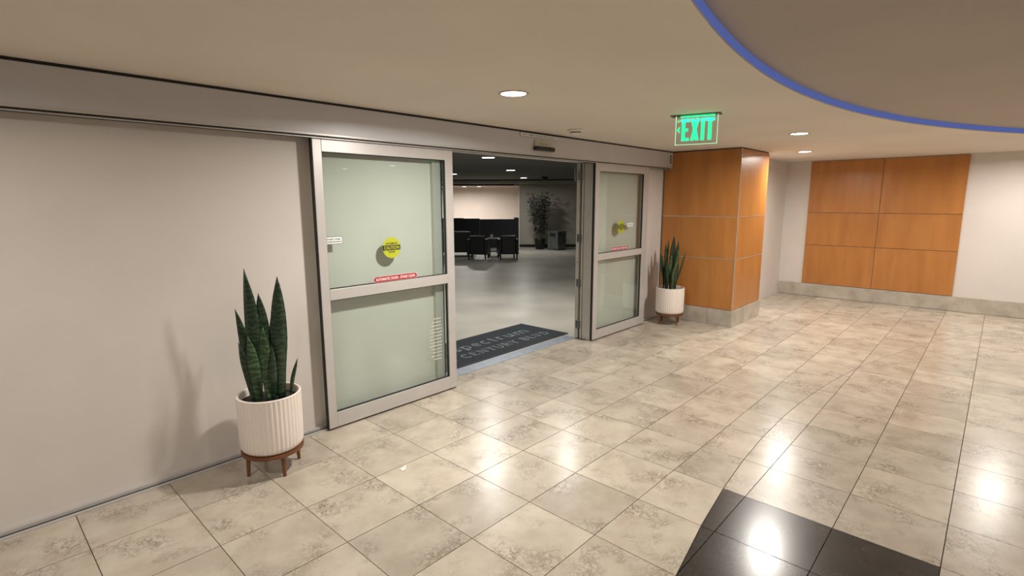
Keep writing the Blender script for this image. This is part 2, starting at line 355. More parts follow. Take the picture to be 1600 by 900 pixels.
# key switch at header end
ks = thing('key_switch', 'small two-button key switch at the right end of the header', 'switch', (5.965,-.043,2.318))
box('switch_plate', -.022, .022, -.006, .0, -.055, .055, mat('brown_plate', (.10,.075,.065), .5), ks, .002)
for z, h in ((.018,.028), (-.026,.014)):
    bm = bmesh.new(); bm_box(bm, -.012, .012, -.012, -.006, z-h/2*1.2, z+h/2*1.2); obj('button', bm, M['alu_pale'], ks, .003)

# ------------------------------------------------------------------ sliding doors
def rectframe(bm, x0, x1, z0, z1, xi0, xi1, rails, y0, y1):
    pass
def sticker_caution(x, z, label, y):
    c = thing('caution_sticker', label, 'sticker', (x, y, z), 0, 'round caution stickers')
    bm = bmesh.new(); bm_lathe(bm, [(.085,0),(.085,.0009)], 48); o = obj('disc', bm, M['yellow'], c); o.rotation_euler = (pi/2,0,0)
    bm = bmesh.new(); pts = []
    for k in range(9): a = radians(-14+28*k/8); pts.append((.0845*cos(a), .0845*sin(a)))
    pts += [(-px, -py) for px, py in pts]; bm_poly(bm, pts, 0, .0004); o = obj('band', bm, M['ltext'], c); o.rotation_euler = (pi/2,0,0); o.location = (0,-.0009,0)
    text('caution_word', 'CAUTION', .03, M['yellow'], c, facing_y(0,-.0017,0), width=.145, height=.027)
    text('automatic_word', 'AUTOMATIC', .03, M['ltext'], c, facing_y(0,-.0013,.034), width=.118, height=.0165)
    text('door_word', 'DOOR', .03, M['ltext'], c, facing_y(0,-.0013,-.034), width=.062, height=.0165)
    return c
def sticker_red(x, z, wdt, label, y):
    c = thing('stand_clear_sticker', label, 'sticker', (x, y, z), 0, 'red stand clear stickers')
    def hexa(wd, h, t): 
        bm = bmesh.new(); bm_poly(bm, [(-wd/2,0),(-wd/2+.018,-h/2),(wd/2-.018,-h/2),(wd/2,0),(wd/2-.018,h/2),(-wd/2+.018,h/2)], 0, t); return bm
    o = obj('border', hexa(wdt, .046, .0006), M['redt'], c); o.rotation_euler = (pi/2,0,0)
    o = obj('red_field', hexa(wdt-.006, .0425, .0004), M['red'], c); o.rotation_euler = (pi/2,0,0); o.location = (0,-.0006,0)
    text('lettering', 'AUTOMATIC DOOR - STAND CLEAR', .03, M['redt'], c, facing_y(0,-.0012,0), width=wdt-.05, height=.022); return c
def small_label(x0, x1, z, label, y, dark=False):
    wd = x1-x0; c = thing('door_label', label, 'sticker', ((x0+x1)/2, y, z))
    bm = bmesh.new(); bm_box(bm, -wd/2, wd/2, -.0004, 0, -.028, .028); obj('border', bm, M['ltext'], c)
    bm = bmesh.new(); bm_box(bm, -wd/2+.002, wd/2-.003, -.0008, -.0004, -.0245, .0245); obj('film', bm, M['label'], c)
    text('lettering', 'STAND CLEAR', .03, M['ltext'], c, facing_y(-.004,-.0012,.008), width=wd*.84, height=.014)
    bm = bmesh.new(); x = -wd*.44; r = random.Random(3)
    while x < wd*.40:
        l = r.uniform(.004,.009); bm_box(bm, x, x+l, -.0012, -.0008, -.015, -.007); x += l+.0022
    obj('small_print', bm, M['ltext'], c)
    return c
def sliding_door(name, label, x0, x1, sl, sr, z0=.014, ztop=2.184):
    d = thing(name, label, 'sliding door', ((x0+x1)/2, 0, z0)); ox = (x0+x1)/2; y0, y1 = 0, .045
    gx0, gx1 = x0+sl, x1-sr
    def part(n, a, b, c_, e, ya=y0, yb=y1, m_='alu', bv=.0025): return box(n, a-ox, b-ox, ya, yb, c_-z0, e-z0, M[m_], d, bv)
    part('left_stile', x0, gx0, z0, ztop); part('right_stile', gx1, x1, z0, ztop)
    part('top_rail', gx0, gx1, 2.092, ztop); part('middle_rail', gx0, gx1, 1.009, 1.092); part('bottom_rail', gx0, gx1, z0, .130)
    for n, (a, b) in (('upper_pane', (1.092,2.092)), ('lower_pane', (.130,1.009))):
        g = part(n, gx0-.004, gx1+.004, a-.004, b+.004, .019, .025, 'glass', 0); g['label'] = 'clear greenish glass pane'
        bm = bmesh.new(); e = .006
        for q in ((gx0,gx0+e,a,b),(gx1-e,gx1,a,b),(gx0+e,gx1-e,a,a+e),(gx0+e,gx1-e,b-e,b)): bm_box(bm, q[0]-ox, q[1]-ox, .012, .032, q[2]-z0, q[3]-z0)
        obj('gasket', bm, M['black'], g)
    part('floor_brush', x0+.004, x1-.004, .0035, z0, .015, .03, 'black', 0)
    part('lock_edge', x0-.006, x0, z0, ztop, .008, .036, 'black', 0)
    return d
dl = sliding_door('sliding_door', 'left sliding glass door in wide aluminium frame, nearest the camera', .606, 1.899, .068, .082)
dr = sliding_door('sliding_door', 'right sliding glass door in aluminium frame, beside the timber column', 4.142, 5.436, .086, .128)
YS = .0185
sticker_caution(1.243, 1.368, 'round yellow caution sticker on the left glass door', YS)
sticker_red(1.262, 1.122, .435, 'long red stand clear sticker on the middle rail of the left door', -.0005)
small_label(.673, .808, 1.455, 'small white bordered label at the left edge of the left door glass', YS)
sticker_caution(4.775, 1.402, 'round yellow caution sticker on the right glass door', YS)
sticker_red(4.72, 1.130, .435, 'long red stand clear sticker on the middle rail of the right door', YS-.0195)
small_label(4.92, 5.075, 1.423, 'small grey printed label right of the caution sticker on the right door', YS)
# white vinyl text lines in lower left-door pane
vt = thing('vinyl_notice', 'faint white lines of small lettering low on the left door glass', 'lettering', (1.68, YS, .5))
bm = bmesh.new(); r = random.Random(5)
for k in range(13):
    z = .20-.031*k; wd = (.045, .06, .075, .085, .08, .085, .09, .085, .09, .075, .06, .075, .05)[k]*1.25; x = .03-wd+.01*r.random()
    while x < .06:
        l = r.uniform(.004,.012); bm_box(bm, x, x+l, -.0006, 0, z-.0035, z+.0035); x += l+.005+.004*r.random()
obj('text_lines', bm, M['etch'], vt)['kind'] = 'stuff'

# ------------------------------------------------------------------ sidelight posts at both ends of the opening
jl = thing('door_jamb', 'grey aluminium jamb seen through the right edge of the left glass door', 'door jamb', (1.735,.08,0))
box('wide_post', 0, .078, -.012, .12, 0, 2.2, M['alu'], jl, .002); box('gasket_strip', .078, .088, -.014, .12, 0, 2.2, M['black'], jl); box('edge_strip', -.012, 0, -.014, .17, 0, 2.2, M['alu_pale'], jl, .001)
js = thing('hinged_sidelight', 'folded stack of pale aluminium door posts with steel hinges at the right of the opening', 'door jamb', (4.15,0,0))
box('front_post', 0, .15, .05, .168, 0, 2.186, M['alu_pale'], js, .002)
box('front_bead', -.004, .0, .058, .072, 0, 2.186, M['alu'], js, .001)
box('joint_gasket', .006, .12, .168, .178, 0, 2.186, M['black'], js)
box('middle_post', 0, .13, .178, .205, 0, 2.186, M['alu_pale'], js, .002)
box('gap_shade', .03, .12, .205, .236, 0, 2.186, mat('dark_gap_shade', (.05,.05,.03), .6), js)  # solid dark fill paints the shade between the posts
box('rear_post', 0, .12, .236, .282, 0, 2.186, M['alu_pale'], js, .002)
box('door_gap_shade', .004, .14, .046, .0505, 0, 2.186, M['black'], js)  # black strip stands in for the shaded gap beside the front post
h0 = None
for z in (.18, .72, 1.28, 2.04):
    h = box('hinge', -.006, .002, .192, .262, z-.05, z+.05, M['steel'], js, .0015)
    bm = bmesh.new(); bm_tube(bm, (-.008,.224,z-.052), (-.008,.224,z+.052), .0055, n=8); obj('hinge_pin', bm, M['steel'], h)
bm = bmesh.new(); bm_lathe(bm, [(.006,0),(.006,.004)], 10); o = obj('screw', bm, M['black'], js); o.rotation_euler = (0,-pi/2,0); o.location = (-.0005,.252,.98)
bm = bmesh.new(); bm_box(bm, -.03, 0, .285, .30, 1.98, 2.15); obj('closer_bracket', bm, M['steel'], js, .002)

# ------------------------------------------------------------------ threshold strip, mat
th = thing('threshold_strip', 'bluish grey ribbed metal threshold strip in front of the door mat', 'threshold', (3.0,.33,0))
box('plate', -1.275, 1.145, -.083, .085, -.006, .006, M['strip'], th, .002)
for k in range(6): box('rib', -1.274, 1.144, -.07+.024*k, -.061+.024*k, .0055, .008, M['strip'], th)
mt = thing('door_mat', 'dark charcoal entrance mat with grey lettering on the threshold', 'mat', (3.02,.845,.0))
A = radians(1.2)
box('rubber_border', -1.225, 1.225, -.41, .42, .0, .011, M['matb'], mt, .003)
box('carpet_pile', -1.2, 1.2, -.385, .395, .010, .014, M['matp'], mt, .002)
mt.rotation_euler = (0,0,A*.6)
# serif stroke lettering: glyphs as thick/thin strokes in a unit cell
def arc(cx, cy, rx, ry, a0, a1, n=10): return [(cx+rx*cos(radians(a0+(a1-a0)*k/n)), cy+ry*sin(radians(a0+(a1-a0)*k/n))) for k in range(n+1)]
TK, TN = .15, .075
S = {
 'C': [(arc(.5,.5,.42,.46,52,308,16), TK), ([(.76,.98),(.76,.68)], TN)],
 'E': [([(.2,0),(.2,1)], TK), ([(.05,.96),(.78,.96)], TN), ([(.2,.5),(.6,.5)], TN), ([(.05,.04),(.82,.04)], TN), ([(.78,1),(.78,.76)], TN), ([(.82,0),(.82,.25)], TN), ([(.6,.38),(.6,.62)], TN)],
 'N': [([(.15,0),(.15,1)], TN), ([(.13,1),(.85,.0)], TK), ([(.85,0),(.85,1)], TN), ([(0,.03),(.3,.03)], TN), ([(0,.97),(.2,.97)], TN), ([(.7,.97),(1,.97)], TN)],
 'T': [([(.5,0),(.5,1)], TK), ([(.08,.96),(.92,.96)], TN), ([(.08,1),(.08,.72)], TN), ([(.92,1),(.92,.72)], TN), ([(.3,.03),(.7,.03)], TN)],
 'U': [([(.17,1),(.17,.35)]+arc(.5,.35,.33,.33,180,360,10)[1:]+[(.83,1)], .12), ([(0,.97),(.36,.97)], TN), ([(.68,.97),(.98,.97)], TN)],
 'R': [([(.2,0),(.2,1)], TK), ([(.05,.96),(.5,.96)]+arc(.5,.73,.25,.23,90,-90,10)+[(.2,.5)], .11), ([(.48,.5),(.85,.02)], TK), ([(.04,.03),(.38,.03)], TN), ([(.75,.03),(.98,.03)], TN)],
 'Y': [([(.12,1),(.5,.45)], TK), ([(.88,1),(.5,.45)], TN), ([(.5,.5),(.5,0)], TK), ([(.3,.03),(.7,.03)], TN), ([(0,.97),(.3,.97)], TN), ([(.72,.97),(1,.97)], TN)],
 'B': [([(.2,0),(.2,1)], TK), ([(.05,.96),(.5,.96)]+arc(.5,.75,.22,.21,90,-90,8)+[(.2,.53)], .11), ([(.5,.52)]+arc(.52,.28,.27,.25,90,-90,8)+[(.05,.03)], .11)],
 'L': [([(.22,0),(.22,1)], TK), ([(.05,.97),(.4,.97)], TN), ([(.05,.04),(.85,.04)], TN), ([(.85,0),(.85,.28)], TN)],
 'V': [([(.13,1),(.5,0)], TK), ([(.87,1),(.5,0)], TN), ([(0,.97),(.3,.97)], TN), ([(.7,.97),(1,.97)], TN)],
 'D': [([(.2,0),(.2,1)], TK), ([(.05,.96),(.4,.96)]+arc(.42,.5,.43,.46,90,-90,12)+[(.05,.04)], .12)],
 'W': [([(.1,1),(.32,0)], TK), ([(.32,0),(.5,.8)], TN), ([(.5,.8),(.7,0)], TK), ([(.7,0),(.92,1)], TN), ([(0,.97),(.24,.97)], TN), ([(.8,.97),(1.03,.97)], TN)],
 'S': [(arc(.48,.74,.3,.22,20,270,10)+arc(.48,.27,.32,.25,90,-160,10), .14)],
 's': [(arc(.48,.51,.27,.15,20,270,8)+arc(.48,.18,.29,.17,90,-160,8), .13), ([(.76,.64),(.76,.48)], TN)],
 'p': [([(.2,-.3),(.2,.68)], TK), (arc(.52,.34,.32,.32,150,-150,14), .12), ([(.04,.66),(.2,.66)], TN), ([(.04,-.28),(.38,-.28)], TN)],
 'e': [([(.18,.36),(.82,.36)]+arc(.5,.34,.33,.32,5,315,16), .11)],
 'c': [(arc(.5,.34,.34,.32,45,315,14), .13)],
 't': [([(.4,.92),(.4,.18)]+arc(.58,.18,.18,.16,180,300,6), .13), ([(.15,.66),(.72,.66)], TN)],
 'r': [([(.25,0),(.25,.68)], TK), ([(.25,.45)]+arc(.52,.46,.24,.2,160,50,6), .11), ([(.08,.03),(.46,.03)], TN), ([(.08,.66),(.25,.66)], TN)],
 'u': [([(.18,.66),(.18,.25)]+arc(.42,.25,.24,.22,180,300,8)+[(.74,.2)], .12), ([(.76,0),(.76,.68)], TK), ([(.02,.65),(.2,.65)], TN), ([(.6,.65),(.76,.65)], TN), ([(.76,.03),(.94,.03)], TN)],
 'm': [([(.1,0),(.1,.68)], .13), ([(.1,.45)]+arc(.3,.45,.2,.2,160,0,8)+[(.5,0)], .12), ([(.5,.45)]+arc(.7,.45,.2,.2,160,0,8)+[(.9,0)], .12), ([(-.04,.03),(.24,.03)], TN), ([(.38,.03),(.62,.03)], TN), ([(.78,.03),(1.02,.03)], TN), ([(-.03,.66),(.1,.66)], TN)],
}
ADV = dict(s=.78,p=1.02,e=.9,c=.9,t=.74,r=.84,u=1.1,m=1.6)
ADV.update({'C':1.0,'E':.92,'N':1.1,'T':.98,'U':1.08,'R':1.02,'Y':1.0,' ':.55,'B':.98,'L':.9,'V':1.05,'D':1.08,'W':1.35,'S':.8})
def word(s, xend, y0, unit, h, parent, z, fill=.86):
    """letters as thick and thin strokes with serifs, laid right to left from xend"""
    x = xend
    for ch in reversed(s):
        x -= ADV[ch]*unit
        if ch == ' ': continue
        bm = bmesh.new(); wd = ADV[ch]*unit*fill
        for q, (pl, tk) in enumerate(S[ch]):
            pts = [Vector((p[0]*wd, p[1]*h)) for p in pl]; t = tk*h*1.12/2
            L_, R_ = [], []
            for i_, p in enumerate(pts):
                d = ((pts[min(i_+1, len(pts)-1)] - pts[max(i_-1, 0)])).normalized(); n = Vector((-d.y, d.x))*t
                L_.append(bm.verts.new((p.x+n.x, p.y+n.y, .0002*q))); R_.append(bm.verts.new((p.x-n.x, p.y-n.y, .0002*q)))
            for i_ in range(len(pts)-1): bm.faces.new((L_[i_], R_[i_], R_[i_+1], L_[i_+1]))
        o = obj('letter', bm, M['matt'], parent); o.location = (x, y0, z)
        for f in o.data.polygons:
            if f.normal.z < 0: f.flip()
word('spectrum', 4.00-3.02, .865-.845, 1.36/7.9, .175, mt, .0148)
word('WEST CENTURY BLVD', 4.10-3.02, .605-.845, 1.545/11.7, .13, mt, .0148)

# ------------------------------------------------------------------ planters with snake plants
def blade(h, wd, lean, bend, twist, m_, parent, base, z0=.47, narrow=.45):
    """sword leaf: a folded, slightly twisted blade with real thickness"""
    n = 14; bm = bmesh.new(); rows = []
    for k in range(n+1):
        t = k/n; half = wd/2*(narrow+(1-narrow)*min(1, t*2.2))*(1-max(0,(t-.5)/.5)**2.4) if t < 1 else .0008
        half = max(half, .0008); a = twist*t
        c = Vector((base[0]+lean[0]*t+bend[0]*t*t, base[1]+lean[1]*t+bend[1]*t*t, z0+h*t)); ax = Vector((cos(a), sin(a), 0)); nr = Vector((-sin(a), cos(a), 0))
        wob = .006*sin(9*t+base[0]*90)
        rows.append([bm.verts.new(c+ax*s*half+nr*(q*.0016+abs(s)*half*.28+wob)) for s, q in ((-1,0),(-.45,1),(0,1),(.45,1),(1,0),(.45,-1),(0,-1),(-.45,-1))])
    for a, b in zip(rows, rows[1:]):
        for k in range(8): bm.faces.new((a[k], a[(k+1)%8], b[(k+1)%8], b[k]))
    bm.faces.new(rows[0]); bm.faces.new(rows[-1]); return obj('leaf', bm, m_, parent, smooth=True)
def planter(label, x, y, rz):
    p = thing('snake_plant_planter', label, 'plant', (x, y, 0), 0, 'white planters beside the doors')
    n = 192; bm = bmesh.new(); ribs = 44
    def rad(f): return 1-.018*abs(sin(pi*ribs*f))**.6*1.0 if True else 1
    bm_lathe(bm, [(.150,.158),(.176,.163),(.187,.178),(.191,.20),(.1935,.30),(.1945,.44),(.1945,.520)], n*2, cap=False, rad=lambda f: 1-.02*(1-abs(sin(pi*ribs*f))))
    bm_lathe(bm, [(.1945,.520),(.192,.524),(.180,.524),(.178,.515),(.178,.46)], 96, cap=False)
    bm_lathe(bm, [(.02,.157),(.150,.158)], 96, cap=False); obj('pot', bm, M['pot'], p, smooth=True)
    bm = bmesh.new(); bm_lathe(bm, [(.179,.455),(.179,.472),(.10,.478),(.01,.482)], 40); obj('soil', bm, M['soil'], p, smooth=True)
    s = bmesh.new(); bm_lathe(s, [(.150,.134),(.186,.134),(.190,.138),(.190,.157),(.150,.157)], 64, cap=False); so = obj('wooden_ring', s, M['standw'], p)
    for k in range(4):
        a = rz+k*pi/2; c = Vector((cos(a), sin(a), 0)); b = bmesh.new(); bm_tube(b, c*.164, c*.158+Vector((0,0,.136)), .0105, .014, 10); obj('leg', b, M['standw'], p)
    s = bmesh.new()
    for k in (0,1):
        a = rz+k*pi/2; c = Vector((cos(a), sin(a), 0)); bm_tube(s, -c*.155+Vector((0,0,.142+.0*k)), c*.155+Vector((0,0,.142)), .009, n=6)
    obj('cross_bar', s, M['standw'], p)
    return p
U = Vector((.6795,-.7337))      # direction used to spread the leaves
V_ = Vector((.7337,.6795))
def leafset(p, data):
    for (u0, v0, h, wd, lu, lv, tw, kind) in data:
        b = U*u0+V_*v0; l = U*lu+V_*lv
        blade(h, wd, (l.x*.5, l.y*.5), (l.x*.5, l.y*.5), -.82+tw, M['leaf' if kind == 0 else 'leaf2'], p, (b.x, b.y))
pr = planter('white fluted snake plant planter on wooden legs in the corner by the timber column', 5.712, -.25, radians(-115))
leafset(pr, [(.01,.03,.80,.085,.02,0,.2,0), (.045,.0,.71,.075,.04,0,-.2,0), (-.05,.03,.68,.075,-.03,0,.3,0), (-.085,0,.55,.06,-.07,0,0,0), (.08,.02,.56,.035,.135,0,.1,0),
  (-.02,-.03,.52,.08,.0,-.02,.1,1), (.02,-.05,.60,.06,.05,-.03,-.3,1), (-.045,-.05,.44,.07,-.04,-.03,.4,0), (.055,-.03,.42,.07,.02,-.02,0,0), (-.03,.07,.74,.05,-.0,.03,.5,0), (.0,-.08,.36,.05,.01,-.02,0,1), (.03,.06,.66,.07,.05,.05,.2,0), (-.075,-.04,.36,.05,-.02,-.02,0,0)])
pl = planter('white fluted snake plant planter on wooden legs left of the left glass door', .082, -.24, radians(-92))
leafset(pl, [(.087,.0,.81,.098,.022,0,.15,0), (.130,.02,.275,.026,.065,0,.2,0), (-.01,.03,.70,.09,-.02,0,.3,0), (-.06,0,.86,.09,-.03,0,-.2,0), (-.10,.02,.6,.06,-.08,0,.2,0), (.02,-.04,.5,.07,0,-.02,0,1),
  (-.04,-.05,.44,.07,-.03,-.02,.2,1), (.03,.05,.62,.07,.0,.03,-.3,0), (-.08,-.04,.4,.05,-.06,-.02,0,0), (.05,-.03,.38,.05,.015,-.02,.3,0)])

# ------------------------------------------------------------------ lamps
def downlight(x, y, z, wts, label, cool=False, r=.08, rim=.1, spread=None, group='ceiling downlights'):
    d = thing('ceiling_downlight', label, 'light', (x, y, z), 0, group)
    bm = bmesh.new(); bm_lathe(bm, [(r,-.001),(r+.004,-.006),(rim-.004,-.007),(rim,-.003),(rim,.0)], 40, cap=False); obj('trim_ring', bm, M['rim'], d, smooth=True)
    bm = bmesh.new(); bm_lathe(bm, [(r,-.0042),(r,-.002)], 40); obj('diffuser', bm, M['lampc' if cool else 'lamp'], d)
    if wts:
        l = bpy.data.lights.new('downlight_bulb', 'AREA'); l.shape = 'DISK'; l.size = 2*r*.95; l.energy = wts; l.color = (1,.985,.95) if cool else (1,.945,.875); l.spread = spread or radians(170)
        o = bpy.data.objects.new('downlight_bulb', l); COL.objects.link(o); o.parent = d; o.location = (0,0,-.009)
    return d
LL = ['round recessed downlight in the beige ceiling in front of the doors', 'recessed downlight in front of the timber column', None]
OUTL = ['recessed lobby downlight right of and behind the camera', 'rearmost recessed lobby downlight', 'added unseen downlight above the left white wall before the header', 'added lobby fill downlight straight behind the camera', 'added lobby fill downlight left of the camera', 'added lobby fill downlight in front of the panelled end wall', 'recessed downlight in the beige ceiling right of the exit sign']  # the added ones are unseen fill lamps for the room
for k, (x, y, f) in enumerate(LOBBY_LAMPS):
    lab = OUTL[k-2] if k > 1 else ['bright round recessed downlight in the beige ceiling in front of the doors', 'recessed downlight close to the front of the timber column'][k]
    inrec = (x-2.45)**2+(y+11.135)**2 < 8.6**2 and y < -2.5
    downlight(x, y, CEIL+.055 if inrec else CEIL, LOBBY_W*f, lab)
FLABEL = ['hallway ceiling downlight just inside the opening, right one', 'hallway ceiling downlight just inside the opening, left one', 'hallway ceiling downlight behind the left sliding door',
 'largest visible hallway downlight in the dark ceiling', 'middle downlight of the three receding in the dark ceiling', 'tiny downlight in the dark ceiling beside the left door edge', 'farthest and lowest of the three receding downlights', 'hallway ceiling downlight out of sight behind the left door']
for k, (x, y, f) in enumerate(FAR_LAMPS): downlight(x, y, 2.5, FAR_W*f, FLABEL[k], True, .11 if k > 2 else .085, .13 if k > 2 else .11, group='hallway ceiling downlights')

# smoke detector
sd = thing('smoke_detector', 'round beige smoke detector on the ceiling close to the header', 'smoke detector', (3.127,-.43,CEIL))
bm = bmesh.new(); bm_lathe(bm, [(.078,0),(.078,-.012),(.070,-.018),(.060,-.020)], 40); obj('base', bm, M['white'], sd, smooth=True)
bm = bmesh.new(); bm_lathe(bm, [(.052,-.018),(.052,-.034),(.040,-.044),(.02,-.046)], 32); obj('sensing_head', bm, M['white'], sd, smooth=True)
bm = bmesh.new(); bm_lathe(bm, [(.0535,-.024),(.0535,-.031)], 32); obj('vent_slot', bm, M['ltext'], sd)

# ------------------------------------------------------------------ exit sign
ex = thing('exit_sign', 'green glowing edge-lit exit sign hanging from the ceiling before the timber column', 'exit sign', (3.057,-1.686,CEIL))
ang = math.atan2(-.382, .099); ex.rotation_euler = (0,0,ang)     # x runs along the panel, -y faces the lobby
box('ceiling_plate', -.195, .195, -.055, .055, -.006, 0, mat('dark_bronze_plate', (.08,.075,.05), .4, .5), ex, .002)
pn = box('clear_panel', -.155, .170, -.004, .004, -.232, -.006, M['acrylic'], ex)
bm = bmesh.new()
for q in ((-.157,-.154,-.234,-.006), (.169,.172,-.234,-.006), (-.157,.172,-.2355,-.2325)): bm_box(bm, q[0], q[1], -.0042, .0042, q[2], q[3])
obj('lit_edge', bm, M['gedge'], ex)
def bars(name, rects, polys=()):
    bm = bmesh.new()
    for x0, x1, z0, z1 in rects: bm_box(bm, x0, x1, -.006, -.0042, z0, z1)
    for pl_ in polys:
        a = [bm.verts.new((x, -.006, z)) for x, z in pl_]; b = [bm.verts.new((x, -.0042, z)) for x, z in pl_]; n = len(pl_)
        bm.faces.new(a); bm.faces.new(list(reversed(b)))
        for k in range(n): bm.faces.new((a[k], a[(k+1)%n], b[(k+1)%n], b[k]))
    return obj(name, bm, M['green'], ex)
t0, t1 = -.205, -.030; k_ = .029; x = -.108
bars('letter_e', [(x,x+k_,t0,t1), (x+k_,x+.062,t1-.024,t1), (x+k_,x+.052,(t0+t1)/2-.012,(t0+t1)/2+.012), (x+k_,x+.062,t0,t0+.024)])
x = -.038; bars('letter_x', [], [[(x,t0),(x+k_,t0),(x+.070,t1),(x+.070-k_,t1)], [(x,t1),(x+k_,t1),(x+.070,t0),(x+.070-k_,t0)]])
x = .044; bars('letter_i', [(x,x+k_,t0,t1)])
x = .080; bars('letter_t', [(x,x+.066,t1-.026,t1), (x+.033-k_/2,x+.033+k_/2,t0,t1-.026)])
zc = -.115; bars('arrow_chevron', [], [[(-.148,zc),(-.122,zc+.028),(-.122,zc+.008),(-.133,zc)], [(-.148,zc),(-.133,zc),(-.122,zc-.008),(-.122,zc-.028)]])
bars('top_glow_bar', [(-.12,.15,-.018,-.008)])
lg = bpy.data.lights.new('exit_glow', 'AREA'); lg.shape = 'RECTANGLE'; lg.size = .30; lg.size_y = .02; lg.energy = .12; lg.color = (.1,1,.5)
lo = bpy.data.objects.new('exit_glow', lg); COL.objects.link(lo); lo.parent = ex; lo.location = (0,-.03,-.04); lo.rotation_euler = (radians(100),0,0)

# scrap of paper on the tile
sc = bmesh.new(); pts = [(-.03,-.012),(-.022,.016),(-.010,.0),(.006,.02),(.004,.006),(.03,.016),(.012,-.002),(-.012,-.014)]
vs = [sc.verts.new((x, y, .0015+.006*((k % 3)/2))) for k, (x, y) in enumerate(pts)]; sc.faces.new(vs)
g_ = bmesh.ops.extrude_face_region(sc, geom=sc.faces[:]); bmesh.ops.translate(sc, verts=[e for e in g_['geom'] if isinstance(e, bmesh.types.BMVert)], vec=(0,0,.001))
o = obj('paper_scrap', sc, M['paper']); o.location = (.652,-.892,0); o.rotation_euler = (0,0,radians(10)); o.scale = (1.1,1.4,1); tag(o, 'tiny crumpled white paper scrap on a floor tile before the left door', 'litter')

# ------------------------------------------------------------------ hallway beyond the doors
structure(box('floor_hallway', -3, 24, .25, 26, -.06, 0, M['concrete']))
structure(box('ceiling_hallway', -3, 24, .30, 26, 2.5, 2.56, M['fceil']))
slab_wall('wall_hall_left', -3.1, -3, .3, 26, -.05, 2.6, M['fwall'])
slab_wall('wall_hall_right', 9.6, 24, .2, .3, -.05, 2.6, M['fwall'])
# frame turned like the back wall: u to the right, v away from the door
HC = Vector((CAM.x, CAM.y, 0)); HU = Vector((.6795,-.7337,0)); HV = Vector((.7337,.6795,0)); HA = math.atan2(-.7337,.6795)
def H(u, v, z=0): return HC+HU*u+HV*v+Vector((0,0,z))
def hbox(name, u0, u1, v0, v1, z0, z1, m_, parent=None, bevel=0):
    bm = bmesh.new(); bm_box(bm, u0, u1, v0, v1, z0, z1); o = obj(name, bm, m_, parent, bevel)
    if not parent: o.location = HC; o.rotation_euler = (0,0,HA)
    return o
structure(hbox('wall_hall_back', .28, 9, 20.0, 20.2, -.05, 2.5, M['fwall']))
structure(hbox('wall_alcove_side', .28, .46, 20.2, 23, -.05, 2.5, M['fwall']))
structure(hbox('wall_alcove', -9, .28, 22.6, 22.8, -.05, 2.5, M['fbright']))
structure(hbox('baseboard_hall', .28, 9, 19.985, 20.0, 0, .11, M['black']))
structure(hbox('ceiling_alcove', -9, .28, 19.9, 22.6, 2.30, 2.34, mat('alcove_ceiling_paint', (.45,.38,.33), .8)))
structure(hbox('trim_5', -9, 9, 19.3, 19.55, 2.36, 2.46, M['fwall']))
structure(hbox('beam_gap_shade', -9, 9, 19.2, 19.6, 2.46, 2.5, M['black']))  # black strip paints the shade of the gap over the beam
structure(hbox('alcove_shadow_strip', -9, .1, 19.7, 19.9, 2.30, 2.38, M['black']))  # black strip paints the shadow between beam and alcove ceiling
pt = thing('half_height_partition', 'long black half-height partition in front of the bright alcove wall', 'partition', H(-1.2,19.8), HA)
box('panel', -8.0, 0, -.05, .05, 0, 1.10, M['darkp'], pt, .004); box('panel', .005, 1.28, -.05, .05, 0, 1.07, M['darkp'], pt, .004); box('end_post', 1.28, 1.46, -.07, .07, 0, 1.13, M['darkp'], pt, .004)
box('top_cap', -8.0, -.6, -.06, .06, 1.10, 1.115, M['darkp'], pt, .002)
for k, (u, f) in enumerate(((-1.86,1),(-1.28,1),(-2.5,1))):
    c = H(u, 20.9 + .0*k, 0); d = downlight(c.x, c.y, 2.30, 30, ['alcove downlight over the bright wall, left of the two visible', 'alcove downlight over the bright wall, right of the two visible', 'alcove downlight hidden by the left door frame'][k], False, .10, .12, group='alcove ceiling downlights')
def armchair(label, u, v, rot):
    c = thing('armchair', label, 'armchair', H(u, v), HA+rot, 'black club armchairs in the hallway')
    L_ = M['leather']
    box('seat', -.22, .22, -.26, .20, .16, .42, L_, c, .03)
    box('backrest', -.22, .22, .18, .30, .16, .72, L_, c, .03)
    for s in (-1, 1): box('armrest', min(s*.22, s*.30), max(s*.22, s*.30), -.28, .30, .14, .62, L_, c, .025)
    for sx in (-1, 1):
        for sy in (-1, 1): box('leg', sx*.25-.02, sx*.25+.02, sy*.24-.02, sy*.24+.02, 0, .145, M['bplastic'], c, .003)
    return c
armchair('black low armchair with its back to the doors, nearer the left sliding door', -1.01, 15.9, radians(172))
armchair('black low armchair with its back to the doors, right of the small table', -.14, 16.0, radians(190))
def low_table(label, u, v, w_, h):
    t = thing('side_table', label, 'table', H(u, v), HA)
    box('table_top', -w_/2, w_/2, -.25, .25, h-.02, h, M['alu_pale'] if False else mat('pale_table_edge', (.22,.22,.22), .2, .3), t, .003)
    box('shelf', -w_/2+.02, w_/2-.02, -.22, .22, .15, .18, M['bplastic'], t, .003)
    for sx in (-1,1):
        for sy in (-1,1): box('leg', sx*(w_/2-.03)-.02, sx*(w_/2-.03)+.02, sy*.2-.02, sy*.2+.02, 0, h-.02, M['bplastic'], t)
    return t
low_table('small dark side table between the two black armchairs', -.56, 16.75, .36, .58)
bm = bmesh.new(); bm_lathe(bm, [(.03,0),(.04,.02),(.045,.10),(.04,.11)], 20); o = obj('napkin_cup', bm, M['white']); o.location = H(-.64,16.65,.58); tag(o, 'small pale cup on the side table between the armchairs', 'cup')
so = thing('sofa', 'black sofa beyond the left door edge, in front of the black partition', 'sofa', H(-2.05,16.95), HA+pi)
